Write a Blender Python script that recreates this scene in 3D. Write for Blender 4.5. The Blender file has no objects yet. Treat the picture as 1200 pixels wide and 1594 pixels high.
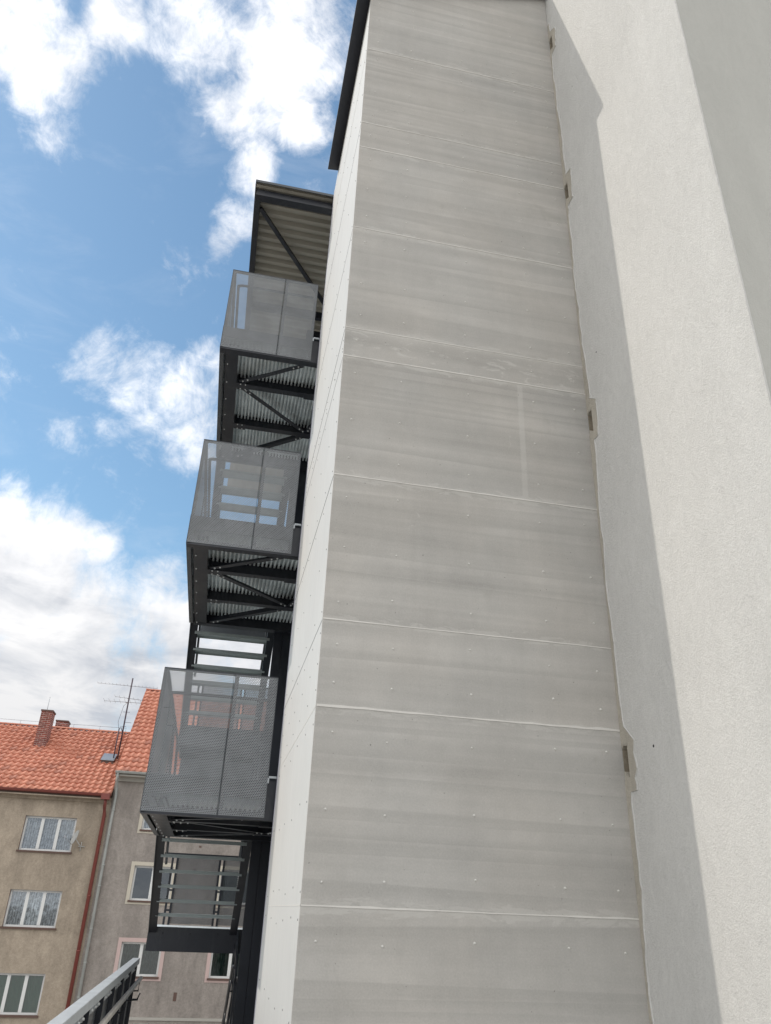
import bpy, math, random
from mathutils import Vector, Matrix
random.seed(7)
sc = bpy.context.scene
C = sc.collection
R_ = math.radians

# ---------------------------------------------------------------- camera
cam_d = bpy.data.cameras.new("camera")
cam = bpy.data.objects.new("camera", cam_d)
C.objects.link(cam)
cam.matrix_world = Matrix(((0.977232, -0.128268, -0.169010, 0),
                           (-0.209049, -0.445930, -0.870313, 0),
                           (0.036267, 0.885830, -0.462591, 0),
                           (0, 0, 0, 1)))
cam_d.sensor_fit = 'VERTICAL'
cam_d.sensor_height = 24.0
cam_d.lens = 24.0 * 1199 / 1594
cam_d.clip_start = 0.05
cam_d.clip_end = 3000
sc.camera = cam

# ---------------------------------------------------------------- light
SUN_DIR = Vector((-1, 0.352, 1.098)).normalized()      # towards the sun
SUN_STRENGTH = 2.3
SKY_STRENGTH = 0.15
EXPOSURE = -0.2
CLOUD_GAIN = 1.0
BACK_GAIN = 1.27
sc.view_settings.view_transform = 'Standard'
sc.view_settings.look = 'None'
sc.view_settings.exposure = EXPOSURE
sc.view_settings.gamma = 1
sc.view_settings.use_curve_mapping = False

sun_d = bpy.data.lights.new("sun", 'SUN')
sun_d.energy = SUN_STRENGTH
sun_d.angle = R_(0.53)
sun_d.color = (1.0, 0.94, 0.86)
sun = bpy.data.objects.new("sun", sun_d)
C.objects.link(sun)
sun.rotation_euler = SUN_DIR.to_track_quat('Z', 'Y').to_euler()
sun.location = SUN_DIR * 60

# ---------------------------------------------------------------- sky with clouds
world = bpy.data.worlds.new("World")
sc.world = world
world.use_nodes = True
wt = world.node_tree
wt.nodes.clear()


class NT:
    """tiny node-building helper"""
    def __init__(s, tree):
        s.t = tree

    def n(s, typ, **k):
        nd = s.t.nodes.new(typ)
        for a, v in k.items():
            if a == 'inp':
                for i, val in v.items():
                    if isinstance(val, bpy.types.NodeSocket):
                        s.t.links.new(val, nd.inputs[i])
                    else:
                        nd.inputs[i].default_value = val
            else:
                setattr(nd, a, v)
        return nd

    def math(s, op, a, b=0.0, c=None, clamp=False):
        i = {0: a, 1: b}
        if c is not None:
            i[2] = c
        return s.n('ShaderNodeMath', operation=op, use_clamp=clamp, inp=i).outputs[0]

    def vmath(s, op, a, b=(0, 0, 0), out=0):
        return s.n('ShaderNodeVectorMath', operation=op, inp={0: a, 1: b}).outputs[out]

    def ramp(s, v, f0, f1, t0=0.0, t1=1.0, smooth=True):
        return s.n('ShaderNodeMapRange', interpolation_type='SMOOTHSTEP' if smooth else 'LINEAR', clamp=True,
                   inp={0: v, 1: f0, 2: f1, 3: t0, 4: t1}).outputs[0]

    def noise(s, vec, scale, detail=4.0, rough=0.5, dist=0.0, color=False):
        nd = s.n('ShaderNodeTexNoise', inp={'Vector': vec, 'Scale': scale, 'Detail': detail,
                                            'Roughness': rough, 'Distortion': dist})
        return nd.outputs['Color' if color else 'Fac']

    def mix(s, f, a, b, mode='MIX'):
        nd = s.n('ShaderNodeMix', data_type='RGBA', blend_type=mode)
        for i, v in ((0, f), (6, a), (7, b)):
            if isinstance(v, bpy.types.NodeSocket):
                s.t.links.new(v, nd.inputs[i])
            else:
                nd.inputs[i].default_value = v
        return nd.outputs[2]


W = NT(wt)
w_out = W.n('ShaderNodeOutputWorld')
sky = W.n('ShaderNodeTexSky', sky_type='NISHITA', sun_disc=False)
sky.sun_elevation = math.asin(SUN_DIR.z)
sky.sun_rotation = math.atan2(SUN_DIR.x, SUN_DIR.y)
sky.altitude = 300
sky.air_density = 1.2
sky.dust_density = 0.6
sky.ozone_density = 0.6
tc = W.n('ShaderNodeTexCoord')
D = tc.outputs['Generated']
skyc = W.vmath('SCALE', W.vmath('MULTIPLY', sky.outputs[0], (1.0, 1.19, 1.18)))
skyc.node.inputs[3].default_value = SKY_STRENGTH
# cloud masses: direction (unit vector), angular radius, weight
BL = [(-0.3012, 0.5446, 0.7827, 0.073, 1.02), (-0.2635, 0.5801, 0.7707, 0.0541, 1.02), (-0.2597, 0.6192, 0.7411, 0.0393, 0.57), (-0.2064, 0.5294, 0.8229, 0.0466, 0.92), (-0.2365, 0.5577, 0.7956, 0.0377, 0.82), (-0.1229, 0.5296, 0.8393, 0.0714, 1.02), (-0.0456, 0.5457, 0.8368, 0.0951, 1.12), (-0.0887, 0.5932, 0.8002, 0.0554, 0.92), (-0.0017, 0.5925, 0.8056, 0.0496, 1.02), (0.0157, 0.5465, 0.8373, 0.0409, 0.92), (-0.0501, 0.6369, 0.7693, 0.0434, 0.82), (-0.0582, 0.6807, 0.7303, 0.041, 0.77), (-0.0777, 0.7009, 0.709, 0.0262, 0.62), (0.03, 0.6394, 0.7683, 0.0444, 0.52), (-0.0304, 0.507, 0.8614, 0.0718, 1.02), (-0.1977, 0.7973, 0.5703, 0.0526, 0.62), (-0.1499, 0.8064, 0.5721, 0.0618, 0.78), (-0.0992, 0.8183, 0.5661, 0.0592, 0.78), (-0.0723, 0.7991, 0.5968, 0.0395, 0.58), (-0.1245, 0.8422, 0.5246, 0.0471, 0.58), (-0.2299, 0.8441, 0.4843, 0.0371, 0.5), (-0.1647, 0.8585, 0.4856, 0.0619, 0.42), (-0.0831, 0.8574, 0.5079, 0.064, 0.62), (-0.2893, 0.8812, 0.374, 0.0691, 1.35), (-0.2294, 0.8958, 0.3806, 0.0558, 1.15), (-0.1951, 0.9003, 0.389, 0.0366, 0.95), (-0.254, 0.9132, 0.3188, 0.1013, 1.45), (-0.1804, 0.9381, 0.2958, 0.1048, 1.35), (-0.1091, 0.9433, 0.3136, 0.0918, 1.15), (-0.0515, 0.9555, 0.2906, 0.0845, 1.25), (-0.1916, 0.9527, 0.236, 0.1175, 1.7), (-0.2535, 0.9452, 0.2059, 0.0894, 1.6), (-0.0805, 0.9705, 0.2274, 0.098, 1.6), (0.028, 0.9564, 0.2907, 0.0774, 1.5), (-0.1639, 0.9733, 0.1608, 0.0918, 1.5)]
warp = W.noise(D, 5.0, 4, 0.55, color=True)
warp = W.vmath('SUBTRACT', warp, (0.5, 0.5, 0.5))
warp = W.vmath('MULTIPLY', warp, (0.09, 0.09, 0.09))
DW = W.vmath('ADD', D, warp)
M = None
for (x, y, z, r, s) in BL:
    dist = W.vmath('DISTANCE', DW, (x, y, z), out=1)
    m = W.ramp(dist, r * 1.25, r * 0.2, 0.0, s)
    M = m if M is None else W.math('MAXIMUM', M, m)
away = W.vmath('DISTANCE', D, (-0.096, 0.795, 0.599), out=1)
M = W.math('MAXIMUM', M, W.ramp(away, 0.66, 1.0, 0.0, 1.6))  # unseen cloud cover outside the view, added to brighten shaded walls
fbm = W.noise(D, 8.0, 14, 0.67, 0.55)
fine = W.noise(D, 34.0, 9, 0.66, 0.5)
dens = W.math('ADD', M, W.math('MULTIPLY', W.math('SUBTRACT', fbm, 0.5), 2.3))
dens = W.math('ADD', dens, W.math('MULTIPLY', W.math('SUBTRACT', fine, 0.5), 1.15))
cover = W.ramp(dens, 0.15, 1.4)
wisps = W.math('MULTIPLY', W.ramp(W.noise(W.vmath('MULTIPLY', D, (5, 9, 14)), 1.1, 9, 0.6, 0.6), 0.50, 0.85), 0.16)
cover = W.math('MAXIMUM', cover, wisps)
low = W.ramp(W.n('ShaderNodeSeparateXYZ', inp={0: D}).outputs[2], 0.5, 0.16)
sh_hi = W.noise(D, 11.0, 9, 0.6, 0.4)
sh_lo = W.noise(W.vmath('MULTIPLY', D, (5, 5, 17)), 1.25, 9, 0.6, 0.5)
sh_n = W.math('ADD', W.math('MULTIPLY', sh_hi, W.math('SUBTRACT', 1.0, low)), W.math('MULTIPLY', sh_lo, low))
shade = W.math('ADD', W.math('MULTIPLY', W.math('SUBTRACT', sh_n, 0.40), W.math('MULTIPLY_ADD', low, 3.6, 1.5)), 0.0, clamp=True)
bright = W.mix(low, (1.62, 1.60, 1.60, 1), (1.0, 1.0, 1.01, 1))
cloudc = W.mix(shade, bright, (0.66, 0.70, 0.77, 1))
back = W.ramp(away, 0.75, 1.3, CLOUD_GAIN, BACK_GAIN)
elev = W.n('ShaderNodeSeparateXYZ', inp={0: D}).outputs[2]
awayf = W.ramp(away, 0.75, 1.3)
lowboost = W.math('MULTIPLY', awayf, W.ramp(elev, 0.75, 0.30, -0.35, 0.45))  # extra gain on unseen low clouds, shaped as fill for upright walls
back = W.math('ADD', back, lowboost)
cloudc = W.n('ShaderNodeVectorMath', operation='SCALE', inp={0: W.mix(awayf, cloudc, W.vmath('MULTIPLY', cloudc, (0.985, 0.995, 0.99))), 3: back}).outputs[0]
final = W.mix(cover, skyc, cloudc)
bg = W.n('ShaderNodeBackground', inp={0: final, 1: 1.0})
wt.links.new(bg.outputs[0], w_out.inputs[0])


# ================================================================ helpers
def setp(o, label=None, cat=None, group=None, kind=None):
    if label: o["label"] = label
    if cat: o["category"] = cat
    if group: o["group"] = group
    if kind: o["kind"] = kind
    return o


def thing(name, label, cat, loc=(0, 0, 0), group=None):
    o = bpy.data.objects.new(name, None)
    C.objects.link(o)
    o.location = loc
    o.empty_display_size = 0.3
    return setp(o, label, cat, group)


def world_loc(o):
    p = Vector((0, 0, 0))
    while o is not None:
        p += Vector(o.location)
        o = o.parent
    return p


class MB:
    def __init__(s):
        s.v = []; s.f = []; s.mi = []; s.uv = []; s.sm = []

    def face(s, pts, mi=0, uv=None, sm=False):
        b = len(s.v)
        s.v += [tuple(p) for p in pts]
        s.f.append(tuple(range(b, b + len(pts))))
        s.mi.append(mi); s.sm.append(sm)
        if uv is None:
            a, b2, c = Vector(pts[0]), Vector(pts[1]), Vector(pts[2])
            n = (b2 - a).cross(c - a)
            if n.length < 1e-12: n = Vector((0, 0, 1))
            ax = max(range(3), key=lambda i: abs(n[i]))
            if ax == 0: uv = [(p[1], p[2]) for p in pts]
            elif ax == 1: uv = [(p[0], p[2]) for p in pts]
            else: uv = [(p[0], p[1]) for p in pts]
        s.uv.append(uv)
        return s

    def hexa(s, c, mi=0):
        """8 corners: bottom 4 ccw then top 4"""
        for q in ((3, 2, 1, 0), (4, 5, 6, 7), (0, 1, 5, 4), (1, 2, 6, 5), (2, 3, 7, 6), (3, 0, 4, 7)):
            s.face([c[i] for i in q], mi)
        return s

    def box(s, x0, x1, y0, y1, z0, z1, mi=0):
        return s.hexa([(x0, y0, z0), (x1, y0, z0), (x1, y1, z0), (x0, y1, z0),
                       (x0, y0, z1), (x1, y0, z1), (x1, y1, z1), (x0, y1, z1)], mi)

    def bar(s, p0, p1, w, h, up=(0, 0, 1), mi=0):
        p0, p1 = Vector(p0), Vector(p1)
        d = (p1 - p0).normalized()
        u = Vector(up)
        sd = d.cross(u)
        if sd.length < 1e-6: sd = d.cross(Vector((1, 0, 0)))
        sd.normalize(); u = sd.cross(d).normalized()
        a, b = sd * w / 2, u * h / 2
        return s.hexa([p0 - a - b, p0 + a - b, p1 + a - b, p1 - a - b, p0 - a + b, p0 + a + b, p1 + a + b, p1 - a + b], mi)

    def tube(s, pts, r, n=10, mi=0, cap=True):
        pts = [Vector(p) for p in pts]
        rings = []
        for i, p in enumerate(pts):
            if i == 0: d = pts[1] - p
            elif i == len(pts) - 1: d = p - pts[i - 1]
            else: d = (pts[i + 1] - p).normalized() + (p - pts[i - 1]).normalized()
            d.normalize()
            ref = Vector((0, 0, 1)) if abs(d.z) < 0.9 else Vector((1, 0, 0))
            a = d.cross(ref).normalized(); b = a.cross(d).normalized()
            rings.append([p + (a * math.cos(t) + b * math.sin(t)) * r for t in [2 * math.pi * k / n for k in range(n)]])
        for i in range(len(rings) - 1):
            for k in range(n):
                q = (k + 1) % n
                s.face([rings[i][q], rings[i][k], rings[i + 1][k], rings[i + 1][q]], mi, sm=True)
        if cap:
            s.face(rings[0], mi); s.face(rings[-1][::-1], mi)
        return s

    def dome(s, c, ax, r, h, n=8, mi=0):
        """small screw head / bolt: a bevelled disc facing axis ax"""
        c = Vector(c); ax = Vector(ax).normalized()
        ref = Vector((0, 0, 1)) if abs(ax.z) < 0.9 else Vector((1, 0, 0))
        a = ax.cross(ref).normalized(); b = ax.cross(a)
        def ring(rr, hh): return [c + ax * hh + (a * math.cos(t) + b * math.sin(t)) * rr for t in [2 * math.pi * k / n for k in range(n)]]
        r0, r1 = ring(r, -0.002), ring(r * 0.6, h)
        for k in range(n):
            q = (k + 1) % n
            s.face([r0[k], r0[q], r1[q], r1[k]], mi, sm=True)
        s.face(r1, mi, sm=True)
        return s

    def poly(s, pts2, axis, a0, a1, mi=0):
        """extrude 2D polygon along an axis. axis 'x': pts=(y,z); 'y': (x,z); 'z': (x,y)"""
        def P(p, a):
            return {'x': (a, p[0], p[1]), 'y': (p[0], a, p[1]), 'z': (p[0], p[1], a)}[axis]
        lo = [P(p, a0) for p in pts2]; hi = [P(p, a1) for p in pts2]
        s.face(lo[::-1], mi); s.face(hi, mi)
        n = len(pts2)
        for i in range(n):
            j = (i + 1) % n
            s.face([lo[i], lo[j], hi[j], hi[i]], mi)
        return s

    def build(s, name, mats, parent=None, bevel=0, recalc=True, label=None):
        me = bpy.data.meshes.new(name)
        off = world_loc(parent) if parent else Vector((0, 0, 0))
        me.from_pydata([tuple(Vector(p) - off) for p in s.v], [], s.f)
        uvl = me.uv_layers.new(name="UVMap")
        li = 0
        for fi, uvs in enumerate(s.uv):
            for q in uvs:
                uvl.data[li].uv = q; li += 1
        for p, m, sm in zip(me.polygons, s.mi, s.sm):
            p.material_index = m; p.use_smooth = sm
        if not isinstance(mats, (list, tuple)): mats = [mats]
        for m in mats: me.materials.append(m)
        import bmesh
        bm = bmesh.new(); bm.from_mesh(me)
        bmesh.ops.remove_doubles(bm, verts=bm.verts, dist=1e-5)
        if recalc: bmesh.ops.recalc_face_normals(bm, faces=bm.faces)
        bm.to_mesh(me); bm.free()
        o = bpy.data.objects.new(name, me)
        C.objects.link(o)
        if parent: o.parent = parent
        if bevel:
            md = o.modifiers.new("bevel", 'BEVEL'); md.width = bevel; md.segments = 2; md.limit_method = 'ANGLE'
        if label: o["label"] = label
        return o


def wall_grid(mb, x0, x1, z0, z1, y, holes, depth, mi=0, mir=0, plane='y'):
    """wall sheet at y with rectangular holes (xa,xb,za,zb) and reveals going back by depth"""
    def P(a, d, z): return (a, y + d, z) if plane == 'y' else (y + d, a, z)
    xs = sorted(set([x0, x1] + [h[0] for h in holes] + [h[1] for h in holes]))
    zs = sorted(set([z0, z1] + [h[2] for h in holes] + [h[3] for h in holes]))
    for i in range(len(xs) - 1):
        for j in range(len(zs) - 1):
            cx, cz = (xs[i] + xs[i + 1]) / 2, (zs[j] + zs[j + 1]) / 2
            if any(h[0] < cx < h[1] and h[2] < cz < h[3] for h in holes): continue
            mb.face([P(xs[i], 0, zs[j]), P(xs[i + 1], 0, zs[j]), P(xs[i + 1], 0, zs[j + 1]), P(xs[i], 0, zs[j + 1])], mi)
    for (a, b, c, d) in holes:
        for q in ([(a, c), (a, d)], [(a, d), (b, d)], [(b, d), (b, c)], [(b, c), (a, c)]):
            (p, r), (p2, r2) = q
            mb.face([P(p, 0, r), P(p, depth, r), P(p2, depth, r2), P(p2, 0, r2)], mir)


# ================================================================ materials
def mat(name, base=(0.5, 0.5, 0.5), rough=0.7, metal=0.0, spec=0.5):
    m = bpy.data.materials.new(name); m.use_nodes = True
    n = NT(m.node_tree)
    b = m.node_tree.nodes['Principled BSDF']
    b.inputs['Base Color'].default_value = (*base, 1)
    b.inputs['Roughness'].default_value = rough
    b.inputs['Metallic'].default_value = metal
    b.inputs['Specular IOR Level'].default_value = spec
    return m, n, b


def link(n, a, b): n.t.links.new(a, b)


def bump(n, b, h, strength, dist=0.01, prev=None):
    bp = n.n('ShaderNodeBump', inp={'Height': h, 'Strength': strength, 'Distance': dist})
    if prev: link(n, prev, bp.inputs['Normal'])
    link(n, bp.outputs[0], b.inputs['Normal'])
    return bp.outputs[0]


def obj_co(n): return n.n('ShaderNodeTexCoord').outputs['Object']
def pos_co(n): return n.n('ShaderNodeNewGeometry').outputs['Position']


def painted(name, base, rough=0.5, var=0.08, metal=0.0, scale=3.0, bumpy=0.0, dust_highlight=0.0):
    m, n, b = mat(name, base, rough, metal)
    co = pos_co(n)
    v = n.noise(co, scale, 6, 0.6)
    f = n.noise(co, scale * 14, 3, 0.5)
    k = n.math('ADD', n.math('MULTIPLY', n.math('SUBTRACT', v, 0.5), var * 2.4), n.math('MULTIPLY', n.math('SUBTRACT', f, 0.5), var))
    k = n.math('ADD', k, 1.0)
    col = n.n('ShaderNodeVectorMath', operation='SCALE', inp={0: (*base,), 3: k}).outputs[0]
    link(n, col, b.inputs['Base Color'])
    link(n, n.ramp(v, 0.3, 0.7, rough * 0.85, min(1, rough * 1.15)), b.inputs['Roughness'])
    if bumpy: bump(n, b, f, bumpy, 0.004)
    if dust_highlight:  # pale dust and flecks; also put steel highlights into the colour
        dn = n.noise(n.vmath('MULTIPLY', co, (1, 1, 0.4)), 2.2, 8, 0.72, 0.6)
        up = n.n('ShaderNodeSeparateXYZ', inp={0: n.n('ShaderNodeNewGeometry').outputs['Normal']}).outputs[2]
        dm = n.math('ADD', n.ramp(dn, 0.48, 0.74, 0, dust_highlight), n.ramp(up, 0.5, 1.0, 0, dust_highlight))
        scr = n.ramp(n.noise(co, 30, 4, 0.8, 1.0), 0.70, 0.74, 0, dust_highlight * 0.8)
        link(n, n.mix(n.math('MAXIMUM', dm, scr), col, (0.22, 0.22, 0.21, 1)), b.inputs['Base Color'])
    return m


STEEL = painted("anthracite_steel", (0.012, 0.0145, 0.022), 0.36, 0.2, dust_highlight=0.13)
STEEL2 = painted("grey_painted_steel", (0.07, 0.079, 0.088), 0.4, 0.15, dust_highlight=0.3)
FLASH = painted("dark_flashing", (0.022, 0.025, 0.035), 0.4, 0.12, scale=8)
ZINC = painted("galvanised_steel", (0.46, 0.49, 0.51), 0.42, 0.22, metal=0.35, scale=9)
DECK = painted("ribbed_galvanised_deck", (0.68, 0.73, 0.74), 0.5, 0.5, scale=5)
TREADM = painted("galvanised_tread", (0.36, 0.41, 0.41), 0.5, 0.2, scale=5)
HANDR = painted("pale_handrail", (0.50, 0.46, 0.41), 0.5, 0.2, scale=4)
RAILTOP = painted("weathered_zinc_rail", (0.40, 0.42, 0.43), 0.6, 0.25, scale=7)
BOLT = painted("zinc_bolt", (0.6, 0.62, 0.62), 0.35, 0.1, metal=0.6)
ROOFSHEET = painted("beige_coated_sheet", (0.34, 0.32, 0.275), 0.55, 0.08)
TRIM = painted("lilac_grey_trim", (0.42, 0.42, 0.48), 0.5, 0.06)
WHITEPVC = painted("white_window_plastic", (0.72, 0.72, 0.70), 0.4, 0.04)
CREAM = painted("cream_plaster_trim", (0.56, 0.51, 0.42), 0.8, 0.07, scale=2, bumpy=0.3)
PINK = painted("pink_plaster_trim", (0.56, 0.42, 0.39), 0.8, 0.07, scale=2, bumpy=0.3)
BROWNTRIM = painted("red_brown_trim", (0.12, 0.07, 0.055), 0.7, 0.15)
REDMETAL = painted("red_painted_metal", (0.21, 0.052, 0.04), 0.5, 0.2, scale=5)
GREYPIPE = painted("zinc_downpipe", (0.36, 0.37, 0.35), 0.5, 0.22, scale=4)
RUST = painted("rusty_mast_steel", (0.06, 0.04, 0.055), 0.6, 0.25)
ALU = painted("dull_aluminium", (0.33, 0.34, 0.36), 0.4, 0.1, metal=0.5)
DARKROOM = painted("dark_room", (0.03, 0.03, 0.03), 0.9, 0.1)
CONCRETE = painted("rough_concrete", (0.32, 0.31, 0.29), 0.9, 0.15, bumpy=0.5)
ASPHALT = painted("courtyard_gravel", (0.30, 0.28, 0.25), 0.9, 0.3, scale=1.2, bumpy=0.6)
DISHW = painted("dish_white", (0.48, 0.48, 0.46), 0.4, 0.05)


def perforated(name, base, pitch=0.018, r=0.40):
    m, n, b = mat(name, base, 0.42, 0.0)
    uv = n.n('ShaderNodeTexCoord').outputs['UV']
    p, q = pitch, pitch * 1.732
    ds = []
    for off in ((0, 0, 0), (0.5, 0.5, 0)):
        t = n.vmath('MULTIPLY', uv, (1 / p, 1 / q, 0))
        t = n.vmath('ADD', t, off)
        t = n.vmath('FRACTION', t)
        t = n.vmath('SUBTRACT', t, (0.5, 0.5, 0))
        t = n.vmath('MULTIPLY', t, (1.0, 1.732, 0))
        ds.append(n.vmath('LENGTH', t, out=1))
    d = n.math('MINIMUM', ds[0], ds[1])
    solid = n.math('GREATER_THAN', d, r)
    v = n.noise(pos_co(n), 5, 5, 0.6)
    k = n.ramp(v, 0.3, 0.7, 0.88, 1.1)
    col = n.n('ShaderNodeVectorMath', operation='SCALE', inp={0: base, 3: k}).outputs[0]
    link(n, col, b.inputs['Base Color'])
    link(n, solid, b.inputs['Alpha'])
    return m


MESH = perforated("perforated_grey_sheet", (0.285, 0.30, 0.315), r=0.34)
MESHD = perforated("perforated_dark_sheet", (0.10, 0.11, 0.12), r=0.27)


def cement(name, seed, smear=0.35):
    """raw fibre cement board: cloudy grey, faint horizontal bands, filler smears, scuffs and drips; every board differs"""
    rn = random.Random(seed * 17 + 1)
    m, n, b = mat(name, (0.42, 0.4, 0.38), 0.85, 0, 0.3)
    co = n.vmath('ADD', pos_co(n), (seed * 3.7, 0, seed * 1.3))
    bands = n.noise(n.vmath('MULTIPLY', co, (0.16, 0.4, 3.4)), 1.6, 5, 0.55, 0.35)
    bands2 = n.noise(n.vmath('MULTIPLY', co, (0.10, 0.10, 9.0)), 1.3, 3, 0.5, 0.2)
    cloud = n.noise(co, 1.5, 8, 0.65)
    mottle = n.noise(co, 14, 5, 0.6)
    grain = n.noise(co, 85, 3, 0.7)
    drip = n.noise(n.vmath('MULTIPLY', co, (9, 1, 0.55)), 1.4, 5, 0.6, 0.3)
    k = n.math('MULTIPLY', n.math('SUBTRACT', bands, 0.5), rn.uniform(0.30, 0.48))
    for src, amp in ((bands2, rn.uniform(0.12, 0.26)), (cloud, rn.uniform(0.25, 0.4)), (mottle, 0.10), (grain, 0.34), (drip, rn.uniform(0.02, 0.12))):
        k = n.math('ADD', k, n.math('MULTIPLY', n.math('SUBTRACT', src, 0.5), amp))
    bsaw = n.noise(n.vmath('MULTIPLY', co, (0.05, 0.3, 2.3)), 1.3, 1, 0.35, 0.05)
    saw = n.math('FRACT', n.math('MULTIPLY', bsaw, rn.uniform(6, 9)))     # pressed bands: soft ramp ending in a crisp pale edge
    saw = n.math('MULTIPLY', saw, n.ramp(saw, 1.0, 0.93))
    k = n.math('ADD', k, n.math('MULTIPLY', n.math('SUBTRACT', saw, 0.45), n.ramp(cloud, 0.3, 0.65, 0.03, 0.13)))
    k = n.math('ADD', k, rn.uniform(0.97, 1.03))
    warmth = n.mix(n.ramp(n.noise(co, 0.9, 3, 0.5), 0.3, 0.7), (0.422, 0.409, 0.384, 1), (0.440, 0.420, 0.388, 1))
    col = n.n('ShaderNodeVectorMath', operation='SCALE', inp={0: warmth, 3: k}).outputs[0]
    gz = n.n('ShaderNodeSeparateXYZ', inp={0: n.n('ShaderNodeTexCoord').outputs['Generated']}).outputs[2]
    edge = n.math('ABSOLUTE', n.math('SUBTRACT', gz, 0.5))
    nearj = n.ramp(edge, 0.42, 0.5)
    smn = n.noise(n.vmath('MULTIPLY', co, (2.2, 1, 7)), 2.4, 9, 0.68, 0.9)
    thr = 0.55 if smear > .5 else 0.68
    sm = n.ramp(n.math('ADD', smn, n.math('MULTIPLY', nearj, 0.27)), thr, thr + 0.07, 0, 0.33 + smear * .35)
    spots = n.ramp(n.noise(co, 6.0, 7, 0.72, 1.5), 0.655, 0.72, 0, 0.5)
    scr = n.ramp(n.noise(n.vmath('MULTIPLY', co, (1.2, 1, 14)), 5, 6, 0.75, 1.2), 0.68, 0.72, 0, 0.35)
    f = n.math('MAXIMUM', n.math('MAXIMUM', sm, spots), scr)
    if smear == .26:      # faint vertical filler patch
        px = n.n('ShaderNodeSeparateXYZ', inp={0: pos_co(n)}).outputs[0]
        dx = n.math('ABSOLUTE', n.math('SUBTRACT', px, 2.258))
        f = n.math('MAXIMUM', f, n.math('MULTIPLY', n.ramp(dx, 0.032, 0.018), n.ramp(cloud, 0.3, 0.6, 0.2, 0.45)))
    col = n.mix(f, col, (0.555, 0.54, 0.505, 1))
    specks = n.ramp(n.noise(co, 38, 2, 0.5), 0.74, 0.78, 0, 0.6)
    col = n.mix(specks, col, (0.12, 0.115, 0.105, 1))
    stain = n.ramp(n.noise(co, 2.3, 6, 0.7, 0.8), 0.62, 0.72, 0, 0.22)
    col = n.mix(stain, col, (0.30, 0.285, 0.25, 1))
    link(n, col, b.inputs['Base Color'])
    h = n.math('ADD', n.math('MULTIPLY', grain, 0.5), bands)
    bump(n, b, h, 0.3, 0.004)
    return m


CEM = [cement("fibre_cement_board_%s" % c, i, sm) for i, (c, sm) in enumerate(zip("abcdefghijk", [.2, .2, .25, .2, .25, .7, .2, .3, .3, .2, .2]))]
CEM.append(cement("fibre_cement_board_patched", 12, .26))
BEAD = painted("joint_filler", (0.66, 0.64, 0.60), 0.8, 0.1, scale=6)
SCREW = painted("pale_screw", (0.62, 0.61, 0.57), 0.4, 0.05)
DSCREW = painted("dull_screw", (0.20, 0.20, 0.19), 0.5, 0.05)


def white_board():
    base = (0.60, 0.59, 0.565)
    m, n, b = mat("white_painted_board", base, 0.6, 0, 0.4)
    co = pos_co(n)
    streak = n.noise(n.vmath('MULTIPLY', co, (1, 2.2, 0.5)), 5, 6, 0.6, 0.3)
    cloud = n.noise(co, 1.1, 4, 0.5)
    k = n.math('ADD', n.math('MULTIPLY', n.math('SUBTRACT', streak, 0.5), 0.16), n.math('MULTIPLY', n.math('SUBTRACT', cloud, 0.5), 0.12))
    k = n.math('ADD', k, 1.0)
    col = n.n('ShaderNodeVectorMath', operation='SCALE', inp={0: base, 3: k}).outputs[0]
    link(n, col, b.inputs['Base Color'])
    bump(n, b, streak, 0.15, 0.004)
    return m


WHITEB = white_board()


def stucco(name, base, s=1.0, amt=0.5, var=0.08, swirl=True, blotch=0.0):
    m, n, b = mat(name, base, 0.9, 0, 0.25)
    co = pos_co(n)
    big = n.noise(co, 0.7, 6, 0.6)
    midn = n.noise(n.vmath('MULTIPLY', co, (1, 1.0, 0.5)), 8 * s, 6, 0.65, 2.2)
    g1 = n.noise(co, 60 * s, 4, 0.7)
    grain = n.noise(co, 150 * s, 3, 0.7)
    k = n.math('ADD', n.math('MULTIPLY', n.math('SUBTRACT', big, 0.5), var * 1.8), n.math('MULTIPLY', n.math('SUBTRACT', midn, 0.5), var * 2.4))
    k = n.math('ADD', k, n.math('MULTIPLY', n.math('SUBTRACT', grain, 0.5), var * 2.2))
    k = n.math('ADD', k, n.math('MULTIPLY', n.math('SUBTRACT', g1, 0.5), var * 2.2))
    k = n.math('ADD', k, 1.0)
    if blotch:
        st = n.noise(n.vmath('MULTIPLY', co, (1.6, 1.6, 0.35)), 1.0, 7, 0.65, 0.4)
        k = n.math('MULTIPLY', k, n.ramp(st, 0.35, 0.68, 1.0 + blotch * .3, 1.0 - blotch))
    col = n.n('ShaderNodeVectorMath', operation='SCALE', inp={0: base, 3: k}).outputs[0]
    link(n, col, b.inputs['Base Color'])
    h = n.math('ADD', n.math('MULTIPLY', grain, 0.6), n.math('MULTIPLY', g1, 0.8))
    if swirl: h = n.math('ADD', h, n.math('MULTIPLY', midn, 0.7))
    bump(n, b, h, amt, 0.008)
    return m


WHITESTUC = stucco("white_stucco", (0.615, 0.607, 0.58), 1.0, 1.0, 0.10, True, 0.04)
SHADESTUC = stucco("white_stucco_shaded", (0.47, 0.465, 0.43), 1.0, 0.4, 0.06, True, 0.06)  # same white stucco, with shade put into a darker base colour
BROWNST = stucco("brown_roughcast", (0.39, 0.325, 0.255), 0.16, 0.9, 0.27, False, 0.16)
GREYST = stucco("grey_roughcast", (0.315, 0.28, 0.252), 0.16, 0.9, 0.27, False, 0.16)
PATCH = stucco("raw_mortar", (0.47, 0.435, 0.37), 1.0, 0.9, 0.18, True, 0.15)
SOFFIT = stucco("soffit_plaster", (0.42, 0.40, 0.36), 1, 0.3, 0.08)


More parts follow.
